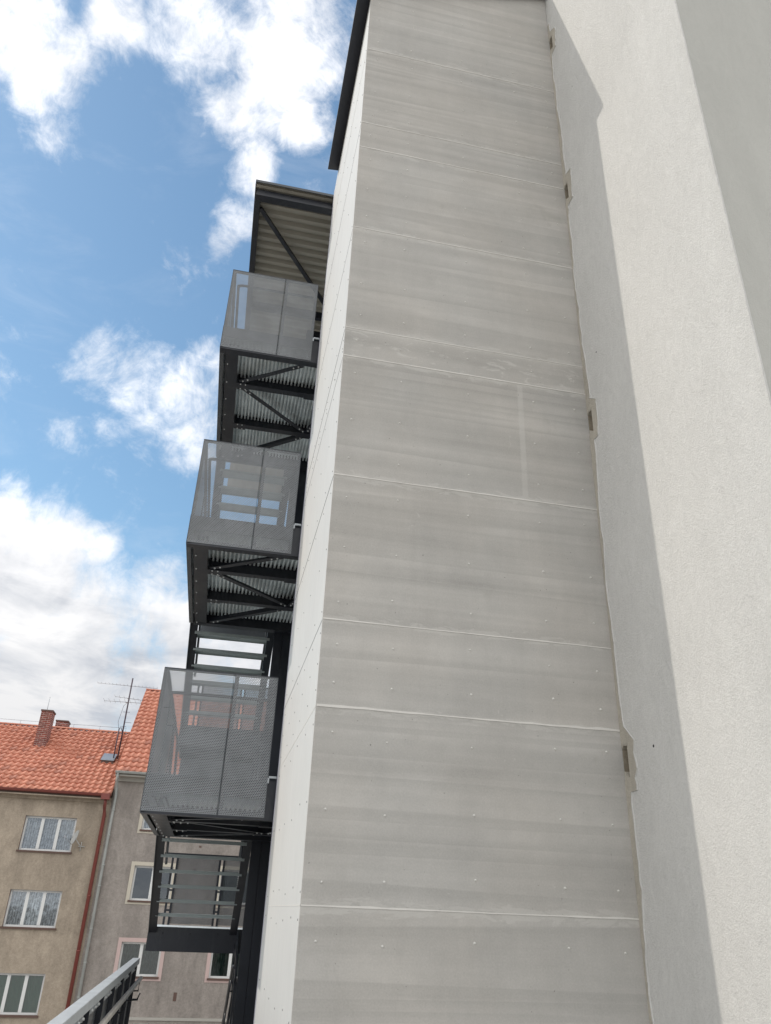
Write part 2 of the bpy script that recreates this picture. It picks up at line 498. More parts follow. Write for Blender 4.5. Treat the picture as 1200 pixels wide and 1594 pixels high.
def clay():
    m, n, b = mat("clay_roof_tile", (0.42, 0.13, 0.075), 0.65, 0, 0.4)
    uv = n.n('ShaderNodeTexCoord').outputs['UV']
    wn = n.n('ShaderNodeTexWhiteNoise', noise_dimensions='2D', inp={'Vector': n.vmath('FLOOR', uv)})
    r = wn.outputs['Value']
    g = n.noise(pos_co(n), 1.0, 5, 0.6)
    g2 = n.noise(pos_co(n), 18.0, 4, 0.6)
    col = n.mix(r, (0.48, 0.18, 0.115, 1), (0.59, 0.25, 0.165, 1))
    col = n.mix(n.ramp(r, 0.93, 0.94, 0, 0.5), col, (0.26, 0.10, 0.075, 1))
    lich = n.ramp(n.noise(pos_co(n), 3.2, 8, 0.75, 0.5), 0.60, 0.72, 0, 0.35)
    col = n.mix(lich, col, (0.30, 0.22, 0.15, 1))
    k = n.math('ADD', n.math('MULTIPLY', g, 0.35), n.math('MULTIPLY', g2, 0.35))
    k = n.math('ADD', k, 0.65)
    col = n.n('ShaderNodeVectorMath', operation='SCALE', inp={0: col, 3: k}).outputs[0]
    link(n, col, b.inputs['Base Color'])
    bump(n, b, g2, 0.3, 0.01)
    return m


CLAY = clay()


def bricks():
    m, n, b = mat("chimney_brick", (0.3, 0.1, 0.07), 0.85)
    uv = n.n('ShaderNodeTexCoord').outputs['UV']
    bt = n.n('ShaderNodeTexBrick', inp={'Vector': uv, 'Color1': (0.24, 0.062, 0.042, 1), 'Color2': (0.15, 0.045, 0.035, 1),
                                        'Mortar': (0.42, 0.30, 0.26, 1), 'Scale': 1.0, 'Mortar Size': 0.012,
                                        'Brick Width': 0.27, 'Row Height': 0.09, 'Mortar Smooth': 0.2})
    k = n.ramp(n.noise(pos_co(n), 6, 5, 0.6), 0.3, 0.7, 0.75, 1.25)
    col = n.n('ShaderNodeVectorMath', operation='SCALE', inp={0: bt.outputs['Color'], 3: k}).outputs[0]
    link(n, col, b.inputs['Base Color'])
    bump(n, b, bt.outputs['Fac'], 0.5, -0.01)
    return m


BRICK = bricks()


def glass(name, tint=(0.9, 0.95, 0.95), gloss=0.10):
    m = bpy.data.materials.new(name); m.use_nodes = True
    n = NT(m.node_tree)
    m.node_tree.nodes.clear()
    out = n.n('ShaderNodeOutputMaterial')
    tr = n.n('ShaderNodeBsdfTransparent', inp={0: (*tint, 1)})
    gl = n.n('ShaderNodeBsdfGlossy', inp={'Color': (0.9, 0.95, 1, 1), 'Roughness': 0.03})
    wob = n.n('ShaderNodeBump', inp={'Height': n.noise(pos_co(n), 1.6, 2, 0.5), 'Strength': 0.05, 'Distance': 0.05})
    link(n, wob.outputs[0], gl.inputs['Normal'])
    fr = n.n('ShaderNodeFresnel', inp={0: 1.5})
    f = n.math('ADD', fr.outputs[0], gloss, clamp=True)
    mx = n.n('ShaderNodeMixShader', inp={0: f})
    link(n, tr.outputs[0], mx.inputs[1]); link(n, gl.outputs[0], mx.inputs[2])
    link(n, mx.outputs[0], out.inputs[0])
    return m


GLASS = glass("window_glass")
GLASSG = glass("green_reflection_glass", (0.45, 0.62, 0.55), 0.15)  # green reflections are put into the pane tint
GLASSD = glass("dark_window_glass", (0.35, 0.4, 0.4), 0.06)


def lace(name, base, dens):
    m, n, b = mat(name, base, 0.9, 0, 0.1)
    co = pos_co(n)
    fold_shade = n.n('ShaderNodeTexWave', wave_type='BANDS', bands_direction='X', inp={'Vector': co, 'Scale': 3.2, 'Distortion': 0.8, 'Detail': 3.0, 'Detail Scale': 0.6}).outputs['Fac']  # fold shading painted into the curtain colour as vertical bands
    flower = n.noise(n.vmath('MULTIPLY', co, (1, 1, 0.55)), 11, 6, 0.72, 0.8)
    k = n.math('ADD', n.math('MULTIPLY', fold_shade, 0.5), n.math('MULTIPLY', n.ramp(flower, 0.42, 0.6), 0.7))
    col = n.n('ShaderNodeVectorMath', operation='SCALE', inp={0: base, 3: n.math('ADD', k, 0.3)}).outputs[0]
    link(n, col, b.inputs['Base Color'])
    a = n.ramp(flower, 0.38, 0.6, dens, 1.0)
    link(n, a, b.inputs['Alpha'])
    return m


LACE = lace("lace_curtain", (0.40, 0.405, 0.43), 0.85)
BLIND = painted("pale_green_blind", (0.25, 0.31, 0.27), 0.8, 0.08)
DRAPE = lace("dark_green_drape", (0.07, 0.10, 0.085), 0.95)

RAWHOLE = stucco("rough_brick_in_pocket", (0.30, 0.26, 0.20), 1.5, 0.9, 0.3)
# ================================================================ ground
GZ = -8.0
g = MB().face([(-900, -900, GZ), (900, -900, GZ), (900, 900, GZ), (-900, 900, GZ)]).build("ground", ASPHALT)
setp(g, kind='structure')

# ================================================================ lift shaft (the tall grey tower)
TX0, TX1, TY0, TY1, TZ = 0.61, 2.91, 5.40, 8.40, 9.98
shaft = thing("lift_shaft", "tall narrow tower with bare grey cement boards in front and a white painted side", "tower", (1.7, 6.9, GZ))
MB().box(TX0 + .03, TX1 - .005, TY0 + .03, TY1 - .03, GZ, TZ - .01).build("core_wall", CONCRETE, shaft)
joints = [-7.5, -6.25, -5.0, -3.75, -2.47, -1.22, 0.03, 1.28, 1.92, 3.157, 4.38, 4.70, 5.974, 7.157, 7.55, 8.85, 9.975]
strong = {0.03: .008, 1.28: .016, 1.92: .006, 3.157: .008, 4.38: .009, 4.70: .004, 5.974: .007, 7.157: .009, 7.55: .004, 8.85: .005}
cols = [0.728, 1.137, 1.75, 2.38, 2.78]
for i in range(len(joints) - 1):
    a, b_ = joints[i], joints[i + 1]
    rnd = random.Random(i * 11 + 3)
    m = MB()
    if i == len(joints) - 2:
        m.poly([(TX0, a + .003), (TX1 - .002, a + .003), (TX1 - .002, b_ + .80), (TX0, b_ - .001)], 'y', TY0, TY0 + .028)
    else:
        m.box(TX0, TX1 - .002, TY0, TY0 + .028, a + .003, b_ - .001)
    h = b_ - a
    rows = [a + .17, b_ - .16] if h < 1 else [a + .165, a + .58, b_ - .19]
    if h < .45: rows = [a + h / 2]
    for r in rows:
        for c in cols:
            m.dome((c + rnd.uniform(-.012, .012), TY0 - .0005, r + rnd.uniform(-.035, .035)), (0, -1, 0), rnd.uniform(.0085, .0115), .006, 8, 1)
    # filler bead of the joint below this board, slightly ragged
    w = strong.get(a, .006)
    n_ = 26
    xs = [TX0 + .002 + (TX1 - TX0 - .006) * k / n_ for k in range(n_ + 1)]
    up = [a + .003 + w * .75 * rnd.uniform(.25, 1.25) * (0.55 + 0.45 * math.sin(k * .33 + i)) ** 1 + .001 for k in range(n_ + 1)]
    lo = [a - .001 - w * rnd.uniform(0, .35) for k in range(n_ + 1)]
    for k in range(n_):
        yb = TY0 - .0035
        m.face([(xs[k], yb, lo[k]), (xs[k + 1], yb, lo[k + 1]), (xs[k + 1], yb, up[k + 1]), (xs[k], yb, up[k])], 2)
        m.face([(xs[k], yb, up[k]), (xs[k + 1], yb, up[k + 1]), (xs[k + 1], TY0 + .002, up[k + 1]), (xs[k], TY0 + .002, up[k])], 2)
        m.face([(xs[k], yb, lo[k]), (xs[k + 1], yb, lo[k + 1]), (xs[k + 1], TY0 + .002, lo[k + 1]), (xs[k], TY0 + .002, lo[k])], 2)
    m.build("cladding_board", [CEM[{4.38: 5, 3.157: 11}.get(a, [0, 1, 2, 3, 4, 6, 7, 8, 9, 10][(i * 3 + 1) % 10])], SCREW, BEAD], shaft, recalc=False)
# white side boards
sj = joints[:-4] + [7.55, 8.85, 9.975]
SIDEJ = {3.157: 1, 4.70: 1, 1.92: 2, 5.974: 2, 7.55: 2, 4.38: 2}
for i in range(len(sj) - 1):
    a, b_ = sj[i], sj[i + 1]
    rnd = random.Random(i * 5 + 1)
    m = MB()
    m.box(TX0 + .001, TX0 + .028, TY0 + .0295, TY1 - .012, a + .004, b_)
    for r in ([a + .1, (a + b_) / 2, b_ - .1]):
        for yy in (5.5, 5.95, 6.5, 7.05, 7.6, 8.2):
            m.dome((TX0 + .0005, yy + rnd.uniform(-.03, .03), r + rnd.uniform(-.03, .03)), (-1, 0, 0), .0085, .003, 8, 2)
    k_ = SIDEJ.get(a, 3)
    m.box(TX0 - .0006, TX0 + .02, TY0 + .0305, TY1 - .013, a - .003, a + .0035, k_)
    m.build("side_board", [WHITEB, DARKROOM, DSCREW, BEAD], shaft, recalc=False)
MB().box(TX0 - .004, TX0 + .03, TY1 - .0115, TY1 + .02, GZ, TZ - .003).build("corner_trim", TRIM, shaft)
MB().box(TX0 + .031, TX1 - .005, TY1 - .028, TY1, GZ, TZ - .003).build("back_wall", CEM[1], shaft)
rf = MB()
def zr(x): return TZ + .348 * (x - TX0)
rf.hexa([(.451, 5.306, zr(.451)), (2.905, 5.306, zr(2.905)), (2.905, 8.45, zr(2.905)), (.451, 7.99, zr(.451)),
         (.451, 5.306, zr(.451) + .07), (2.905, 5.306, zr(2.905) + .07), (2.905, 8.45, zr(2.905) + .07), (.451, 7.99, zr(.451) + .07)])
rf.build("roof_flashing", FLASH, shaft)

# ================================================================ main building with white wall
main = thing("white_building", "large building with a sunlit white stucco wall beside the grey tower", "building", (6, 8, GZ))
MY0, MX = 3.20, 2.91
HT = 14.0
holes = [(5.315, 5.397, zc - .13, zc + .12) for zc in (9.75, 7.07, 4.05, 1.06)]
m = MB()
wall_grid(m, MY0, 13.0, GZ, HT, MX, holes, .12, 0, 1, plane='x')
for (a, b_, c, d) in holes:
    m.face([(MX + .12, a, c), (MX + .12, b_, c), (MX + .12, b_, d), (MX + .12, a, d)], 2)
m.build("side_wall", [WHITESTUC, RAWHOLE, CONCRETE], main, recalc=False)
MB().box(MX + .003, 16, MY0 - .0, MY0 + .2, GZ, HT).build("front_wall", SHADESTUC, main)
MB().box(15.8, 16, MY0 + .201, 13.0, GZ, HT).box(MX + .13, 15.79, 12.8, 13.0, GZ, HT).build("rear_wall", SHADESTUC, main)
MB().box(MX - .12, 16.3, MY0 - .3, 13.3, HT + .001, HT + .25).build("roof", FLASH, main)
# white plaster corner bead, slightly uneven
rnd = random.Random(5)
m = MB()
z = GZ
prev = None
pts = []
while z < HT:
    pts.append((z, rnd.uniform(-.003, .004))); z += rnd.uniform(.03, .09)
pts.append((HT, 0))
for (z0, e0), (z1, e1) in zip(pts[:-1], pts[1:]):
    for q in ([(MX - .002, MY0 + .022, z0), (MX - .002, MY0 + .022, z1), (MX - .004, MY0 - .004 + e1, z1), (MX - .004, MY0 - .004 + e0, z0)],
              [(MX - .004, MY0 - .004 + e0, z0), (MX - .004, MY0 - .004 + e1, z1), (MX + .01, MY0 - .003, z1), (MX + .01, MY0 - .003, z0)]):
        m.face(q)
m.build("corner_bead", WHITESTUC, main, recalc=False)
# raw mortar left along the joint with the tower: ragged strip, wider round every anchor pocket
rnd = random.Random(21)
m = MB()
zs = []
z = -3.0
while z < 10.2:
    zs.append(z); z += rnd.uniform(.05, .13)
def strip_y(zz):
    w = .06 + .022 * math.sin(zz * 1.9) + .010 * math.sin(zz * 7.3) + rnd.uniform(-.010, .010)
    for (a, b_, c, d) in holes:
        if c - .09 < zz < d + .12: w = (.19 if zz > c + .02 else .165) + rnd.uniform(-.014, .014)
    return TY0 - w
zs2 = sorted(set(zs + [h[2] for h in holes] + [h[3] for h in holes] + [h[2] - .09 for h in holes] + [h[3] + .12 for h in holes] + [h[2] - .091 for h in holes] + [h[3] + .121 for h in holes]))
ys = [strip_y(zz + 1e-4) for zz in zs2]
for k in range(len(zs2) - 1):
    z0, z1 = zs2[k], zs2[k + 1]
    zc = (z0 + z1) / 2
    y1 = TY0 - .0005
    for (a, b_, c, d) in holes:
        if c < zc < d: y1 = a - .001
    t = MX - .004
    ya, yb = ys[k], ys[k + 1]
    m.face([(t, ya, z0), (t, yb, z1), (t, y1, z1), (t, y1, z0)])
    m.face([(t, ya, z0), (t, yb, z1), (MX + .001, yb - .002, z1), (MX + .001, ya - .002, z0)])
    m.face([(t, y1, z0), (t, y1, z1), (MX + .02, y1, z1), (MX + .02, y1, z0)])
m.build("mortar_strip", PATCH, main, recalc=False)
m = MB()      # pale ragged ridge along the outer edge of the strip
for k in range(len(zs2) - 1):
    z0, z1, ya, yb = zs2[k], zs2[k + 1], ys[k], ys[k + 1]
    w0, w1 = rnd.uniform(.003, .010), rnd.uniform(.003, .010)
    m.face([(MX - .007, ya, z0), (MX - .007, yb, z1), (MX - .0065, yb + w1, z1), (MX - .0065, ya + w0, z0)])
    m.face([(MX - .007, ya, z0), (MX - .007, yb, z1), (MX + .001, yb - .003, z1), (MX + .001, ya - .003, z0)])
m.build("plaster_ridge", WHITESTUC, main, recalc=False)
for (a, b_, c, d) in holes:      # rubble mortar edging inside each pocket
    m = MB()
    m.poly([(a, d), (b_, d), (b_, d - .03), (a + .05, d - .008), (a + .012, d - .02)], 'x', MX - .002, MX + .05)
    m.poly([(a, c), (a + .03, c + .02), (b_ - .03, c + .035), (b_, c + .06), (b_, c)], 'x', MX - .001, MX + .06)
    m.poly([(a + .03, c + .005), (b_ - .004, c + .005), (b_ - .004, d - .005), (a + .05, d - .005), (a + .035, c + .12)], 'x', MX + .045, MX + .115)
    m.build("anchor_pocket", PATCH, main)
for (yy, zz, s) in ((4.955, 1.095, .013), (5.118, 4.662, .010), (4.98, 8.35, .007)):
    MB().dome((MX - .0008, yy, zz), (-1, 0, 0), s, .001, 9).build("drill_hole", DARKROOM, main)

# ================================================================ steel staircase behind the tower
stair = thing("steel_staircase", "dark grey steel fire escape with perforated railing boxes behind the tower", "staircase", (0.6, 10, GZ))
XL, XS, XR = -0.71, 0.52, 2.35      # left face, right end of visible front panels, far right of the landings
YF, YB = 8.50, 11.40
LV = [(6.69, 8.09), (3.775, 5.205), (0.815, 2.275)]
SLAB = .37
RISE, GO, NT_ = 0.1838, 0.27, 8


def corrugated(m, x0, x1, y0, y1, z, pitch, amp, along='y', mi=0, flat=.35):
    """trapezoid sheet: ribs run along the given axis"""
    lo, hi = (x0, x1) if along == 'y' else (y0, y1)
    prof = []
    u = lo
    while u < hi:
        for du, zz in ((0, 0), (flat * pitch, 0), (.5 * pitch, amp), ((.5 + flat) * pitch, amp)):
            if u + du <= hi: prof.append((u + du, z + zz))
        u += pitch
    for (u0, a0), (u1, a1) in zip(prof[:-1], prof[1:]):
        if along == 'y':
            m.face([(u0, y0, a0), (u1, y0, a1), (u1, y1, a1), (u0, y1, a0)], mi)
        else:
            m.face([(x0, u0, a0), (x0, u1, a1), (x1, u1, a1), (x1, u0, a0)], mi)


def ibeam(m, p0, p1, w, h, t=.012):
    """rolled steel section along x or y; (x,y) = axis, z = underside"""
    (x0, y0, z), (x1, y1, _) = p0, p1
    if abs(x1 - x0) > abs(y1 - y0):
        m.box(x0, x1, y0 - w / 2, y0 + w / 2, z, z + t)
        m.box(x0, x1, y0 - w / 2, y0 + w / 2, z + h - t, z + h)
        m.box(x0, x1, y0 - t / 2, y0 + t / 2, z + t, z + h - t)
    else:
        m.box(x0 - w / 2, x0 + w / 2, y0, y1, z, z + t)
        m.box(x0 - w / 2, x0 + w / 2, y0, y1, z + h - t, z + h)
        m.box(x0 - t / 2, x0 + t / 2, y0, y1, z + t, z + h - t)


def angle_brace(parent, p0, p1, z):
    m = MB()
    p0 = Vector((p0[0], p0[1], z)); p1 = Vector((p1[0], p1[1], z))
    m.bar(p0, p1, .065, .007)
    d = (p1 - p0).normalized(); sd = Vector((-d.y, d.x, 0))
    m.bar(p0 + sd * .036 + Vector((0, 0, .028)), p1 + sd * .036 + Vector((0, 0, .028)), .007, .062)
    for q in (p0 + d * .06, p0 + d * .14, p1 - d * .06, p1 - d * .14):
        m.dome((q.x, q.y, z - .004), (0, 0, -1), .014, .012, 6, 1)
    return m.build("brace", [STEEL, BOLT], parent)


def guard(parent, z0, zt, x0, x1, y, label=None, mesh=None, seam=None, kick=None):
    """front-facing guard: posts + rails + perforated sheets"""
    m = MB()
    m.box(x0, x1, y + .004, y + .045, zt - .012, zt + .012)
    m.box(x0, x1, y + .004, y + .04, z0, z0 + .03)
    xs = [x0 + .02] + ([seam + .03] if seam else []) + [x1 - .02]
    for xx in xs: m.box(xx - .02, xx + .02, y + .012, y + .03, z0 + .0305, zt - .0125)
    for xx in ([x0 + .14] + ([seam - .09] if seam else []) + [x1 - .14]):
        pass
    g_ = m.build("railing", STEEL, parent, label=label)
    segs = [(x0, seam - .003), (seam + .003, x1)] if seam else [(x0, x1)]
    for (a, b_) in segs:
        s = MB().box(a, b_, y, y + .0018, z0, zt)
        s.build("perforated_panel", mesh or MESH, g_)
        f = MB()       # folded sheet edges
        for q in ((a, a + .006), (b_ - .006, b_)):
            f.box(q[0], q[1], y - .0015, y + .018, z0, zt)
        f.box(a + .0065, b_ - .0065, y - .0015, y + .018, zt - .006, zt)
        f.box(a + .0065, b_ - .0065, y - .0015, y + .018, z0, z0 + .006)
        f.build("panel_edge", STEEL2, g_)
    return g_


for li, (zb, zt) in enumerate(LV):
    zf = zb + SLAB
    m = MB()
    corrugated(m, XL + .03, XR, YF + .05, YB, zb + .145, .052, .045, flat=.45)
    m.box(XL + .01, XR, YF + .03, YB, zb + .23, zf)
    land = m.build("landing", [DECK], stair, recalc=False)
    # edge fascia left + front
    MB().box(XL - .004, XL + .004, YF + .002, YB + .03, zb, zf).box(XL + .005, XL + .05, YF + .003, YB + .03, zb, zb + .006).build("fascia", STEEL2, land)
    MB().box(XL + .005, XR, YF + .003, YF + .012, zb - .012, zb + .055).box(XL + .005, XR, YF + .013, YF + .11, zb - .012, zb - .004).box(XS - .01, XR, YF + .013, YF + .022, zb - .003, zf + .002).box(XL + .01, XS - .011, YF + .014, YF + .022, zb + .19, zf + .002).build("front_edge", STEEL, land)
    b1 = MB(); ibeam(b1, (-.545, YF + .12, zb), (-.545, YB, zb), .17, .165)
    for k in range(7):
        b1.dome((-.60 + .0 * k, YF + .35 + k * .42, zb - .0005), (0, 0, -1), .011, .010, 6, 1)
    b1.build("edge_beam", [STEEL, BOLT], land)
    for yy in (9.32, 10.38):
        b2 = MB(); ibeam(b2, (-.46, yy, zb + .002), (XR, yy, zb + .002), .11, .165)
        b2.box(-.458, -.448, yy - .09, yy + .09, zb + .014, zb + .15)
        b2.box(-.458, -.28, yy - .075, yy + .075, zb - .006, zb + .0015)
        for q in (-.40, -.33): b2.dome((q, yy - .055, zb - .006), (0, 0, -1), .012, .010, 6, 1).dome((q, yy + .055, zb - .006), (0, 0, -1), .012, .010, 6, 1)
        b2.box(.52, .74, yy - .075, yy + .075, zb - .006, zb + .0015)
        for (dx, dy) in ((.0, -.035), (.0, .035)):
            b2.dome((-.43, yy + dy - .0, zb + .001), (0, 0, -1), .013, .01, 6)
        b2.build("cross_beam", [STEEL, BOLT], land)
    b3 = MB(); ibeam(b3, (XL + .06, YB + .04, zb - .0), (XR, YB + .04, zb), .14, .20); b3.box(XL + .06, XR, YB + .028, YB + .032, zb + .01, zf)
    b3.build("rear_beam", STEEL, land)
    b4 = MB(); ibeam(b4, (1.55, YF + .12, zb), (1.55, YB, zb), .15, .165); b4.build("edge_beam", STEEL, land)
    angle_brace(land, (-.42, 9.24), (.42, YF + .14), zb + .012)
    angle_brace(land, (-.36, 9.38), (.66, 10.32), zb + .012)
    angle_brace(land, (.68, 10.30), (.92, 9.36), zb + .012)
    angle_brace(land, (.64, 10.44), (-.40, YB - .05), zb + .012)
    # rusty/galv spacer bracket to the tower
    MB().box(.525, .605, YF - .01, YF + .01, zf + .03, zf + .05).box(.515, .53, YF - .012, YF + .012, zf - .02, zf + .0295).build("wall_bracket", ZINC, land)
    # front guard (two sheets) and left side guard
    guard(stair, zb + .01, zt, XL, XS, YF, seam=.045)
    s = MB().box(XL + .006, XL + .05, YF + .05, YB + .03, zt - .012, zt + .012).box(XL + .012, XL + .03, YB - .01, YB + .03, zf, zt - .013).box(XL + .012, XL + .03, 9.9, 9.94, zf, zt - .013)
    sg = s.build("railing", STEEL, stair)
    MB().box(XL, XL + .0018, YF + .02, YB + .03, zb + .25, zt).build("perforated_panel", MESHD, sg)
    hr = MB()
    hr.tube([(XL + .10, YF + .12, zf + .86), (XL + .10, YB + .03, zf + .86), (XL + .10, YB + .03 + GO * NT_, zf + .86 - RISE * NT_)], .019, 10)
    for yy in (YF + .5, YF + 1.5, YF + 2.5):
        hr.tube([(XL + .02, yy, zf + .78), (XL + .09, yy, zf + .78), (XL + .10, yy, zf + .845)], .007, 6)
    hr.tube([(XL + .10, YF + .12, zf + .86), (XL + .2, YF + .1, zf + .86), (XS - .05, YF + .1, zf + .86)], .019, 10)
    hr.build("handrail", STEEL, sg)
    # flight going down and away to the half landing
    m = MB()
    zA, yA = zf, YB + .12
    yE, zE = yA + GO * (NT_ - 1), zf - RISE * NT_
    for xs_ in (-.645, .535):
        for (p, q) in (((yA - .05, zA - .02), (yE + .06, zE + .02)),):
            m.poly([(p[0], p[1] - .12), (q[0], q[1] - .10), (q[0], q[1] + .10), (p[0], p[1] + .06)], 'x', xs_ - .012, xs_ + .012)
            m.bar((xs_, p[0], p[1] - .12), (xs_, q[0], q[1] - .10), .11, .01)
    m.box(-.66, .55, yA - .06, yA - .045, zA - .25, zA - .02)
    fl = m.build("flight", STEEL, stair)
    for k in range(1, NT_):
        zz = zf - RISE * k
        y0 = yA + GO * (k - 1)
        t = MB()
        t.box(-.63, .52, y0, y0 + .26, zz - .012, zz)
        t.box(-.63, .52, y0, y0 + .010, zz - .045, zz - .0125)
        t.box(-.63, .52, y0 + .25, y0 + .26, zz - .03, zz - .0125)
        t.build("tread", TREADM, fl)
    sp = MB()
    sp.face([(XL, YB + .03, zf - .12), (XL, yE + .05, zE - .05), (XL, yE + .05, zE + 1.05), (XL, YB + .03, zf + 1.05)])
    sp.build("side_mesh", MESHD, fl, recalc=False)
    MB().bar((XL + .005, YB + .03, zf - .10), (XL + .005, yE + .05, zE - .03), .008, .14).bar((XL + .02, YB + .03, zf + 1.05), (XL + .02, yE + .05, zE + 1.05), .04, .03).build("side_rail", STEEL2, fl)
    hr = MB()
    hr.tube([(.50, YB + .15, zf + .9), (.50, yE, zE + .95)], .02, 10)
    for k in (0, 3, 6): hr.box(.51, .545, yA + GO * k, yA + GO * k + .04, zf - RISE * k - .1, zf - RISE * k + .9)
    hr.build("handrail", STEEL, fl)
    # half landing
    ym0, ym1 = yE + .06, yE + 1.42
    m = MB()
    corrugated(m, XL + .03, XR, ym0 + .05, ym1 - .05, zE - .145, .052, .045, flat=.45)
    m.box(XL + .01, XR, ym0 + .01, ym1, zE - .09, zE)
    ml = m.build("half_landing", DECK, stair, recalc=False)
    e = MB()
    e.box(XL - .004, XR, ym0 - .01, ym0, zE - .32, zE - .0)
    e.box(XL - .004, XL + .004, ym0 + .001, ym1, zE - .32, zE)
    e.box(XL - .004, XR, ym1 + .001, ym1 + .01, zE - .32, zE)
    e.box(XL + .005, XR, ym0 + .001, ym0 + .07, zE - .32, zE - .31)
    for yy in (ym0 + .45, ym0 + .9): e.box(XL + .005, XR, yy, yy + .06, zE - .28, zE - .141)
    for xx in (-.5, -.1, .3): e.dome((xx, ym0 - .011, zE - .08), (0, -1, 0), .013, .01, 6)
    e.build("edge_beam", STEEL, ml)
    gr = MB()
    for (xa, xb) in ((-.58, -.545), (-.50, -.465), (.215, .25), (.285, .32)):
        gr.box(xa, xb, ym1 - .03, ym1, zE + .001, zE + 1.05)
    for (xa, xb) in ((-.58, -.465), (.215, .32)):
        for q in (.2, .5, .8): gr.box(xa, xb, ym1 - .0295, ym1 - .001, zE + q, zE + q + .03)
    gr.box(XL, XR, ym1 - .04, ym1 + .005, zE + 1.051, zE + 1.085)
    gg = gr.build("railing", STEEL, ml)
    MB().box(-.47, .22, ym1 + .006, ym1 + .0075, zE + .02, zE + 1.05).build("perforated_panel", MESHD, gg)
    MB().box(.32, XR, ym1 + .006, ym1 + .0075, zE + .02, zE + 1.05).build("perforated_panel", MESHD, gg)
    if li < 2:
        sk = MB().box(XL + .02, XR, ym1 + .012, ym1 + .014, zE - .86, zE - .30)
        for xx in (-.6, .3, 1.3, 2.2): sk.box(xx, xx + .05, ym1 + .0145, ym1 + .05, zE - .86, zE - .30)
        sk.build("skirt_panel", STEEL2, ml)
    # return flight in the lane behind the tower
    m = MB()
    zN = zf - 2 * RISE * NT_
    for xs_ in (.60, 1.78):
        m.poly([(ym0, zE - .2), (YB + .1, zN - .1), (YB + .1, zN + .08), (ym0, zE - .0)], 'x', xs_ - .012, xs_ + .012)
        m.bar((xs_, ym0, zE - .2), (xs_, YB + .1, zN - .1), .07, .01)
    m.box(.645, 1.795, ym0 - .012, ym0 + .0, zE - .22, zE - .02)
    rf2 = m.build("flight", STEEL, stair)
    for k in range(1, NT_):
        zz = zE - RISE * k; y1 = ym0 - GO * (k - 1)
        MB().box(.72, 1.76, y1 - .26, y1, zz - .012, zz).box(.72, 1.76, y1 - .26, y1 - .25, zz - .045, zz - .0125).build("tread", TREADM, rf2)

# level at the foot: landing beam reaching out at walkway level
zf0 = LV[2][0] + SLAB - 2.94
m = MB(); m.box(.02, XR, YF + .03, YB, zf0 - .15, zf0)
m.build("landing", ZINC, stair)
m = MB()
m.tube([(.50, YB - .4, zf0 + 1.12), (.50, YB + .1, zf0 + 1.10), (.50, YB + 2.3, zf0 - .35)], .02, 10)
m.bar((.545, YB + .1, zf0 + 1.0), (.545, YB + 2.3, zf0 - .45), .02, .045)
m.poly([(YB + .02, zf0 - .2), (YB + 2.3, zf0 - 1.7), (YB + 2.3, zf0 - 1.45), (YB + .02, zf0 + .05)], 'x', .53, .56)
for k in range(4):
    yy = YB + .2 + k * .62; zz = zf0 - k * .42
    m.box(.54, .56, yy, yy + .03, zz - .2, zz + 1.0)
    m.tube([(.53, yy, zz + .82), (.50, yy, zz + .82), (.50, yy, zz + .94)], .012, 6)
m.build("lower_handrail", STEEL, stair)
# columns
for (a, b_, c, d) in ((.80, .94, 8.56, 8.70), (.575, .70, 11.50, 11.62), (.705, .84, 11.50, 11.62), (1.95, 2.09, 8.56, 8.70), (1.95, 2.09, 11.50, 11.62)):
    m = MB(); zt_ = 9.78
    m.box(a, b_, c, c + .014, GZ, zt_).box(a, b_, d - .014, d, GZ, zt_).box((a + b_) / 2 - .006, (a + b_) / 2 + .006, c + .0145, d - .0145, GZ, zt_)
    m.build("column", STEEL, stair)
for (a, c) in ((.85, 13.75), (2.0, 13.75)):
    MB().box(a, a + .09, c, c + .09, GZ, -.60).build("column", STEEL, stair)
# canopy
m = MB()
corrugated(m, -.585, XR, YF, 14.86, 9.905, .172, .062, along='x', flat=.33)
m.box(-.59, XR, YF - .003, 14.86, 9.972, 9.976)
cano = m.build("canopy", ROOFSHEET, stair, recalc=False)
MB().box(-.60, XR, YF - .02, YF - .005, 9.94, 9.985).box(-.60, -.588, YF - .004, 14.86, 9.90, 9.985).build("roof_edge", STEEL2, cano)
MB().box(-.57, XR, YF + .075, YF + .16, 9.77, 9.89).box(-.57, XR, YF + .06, YF + .19, 9.755, 9.769).build("front_beam", STEEL, cano)
MB().box(-.57, XR, 11.1, 11.18, 9.76, 9.90).build("middle_beam", STEEL, cano)
MB().box(-.57, XR, 14.6, 14.68, 9.76, 9.90).build("rear_beam", STEEL, cano)
MB().box(-.585, -.50, YF + .195, 14.8, 9.76, 9.90).build("side_beam", STEEL, cano)
MB().bar((-.49, YF + .35, 9.80), (.80, 10.75, 9.80), .06, .05).build("brace", STEEL, cano)
m = MB()
corrugated(m, -.60, XR, 14.80, 14.84, 0, .2, .03)
m = MB()
for k in range(15):
    xa = -.60 + k * .2
    m.box(xa, xa + .12, 14.80, 14.803, 7.85, 9.90).box(xa + .1205, xa + .1995, 14.83, 14.833, 7.85, 9.90).box(xa + .12, xa + .1204, 14.80, 14.833, 7.85, 9.90)
m.build("rear_screen", ROOFSHEET, cano)

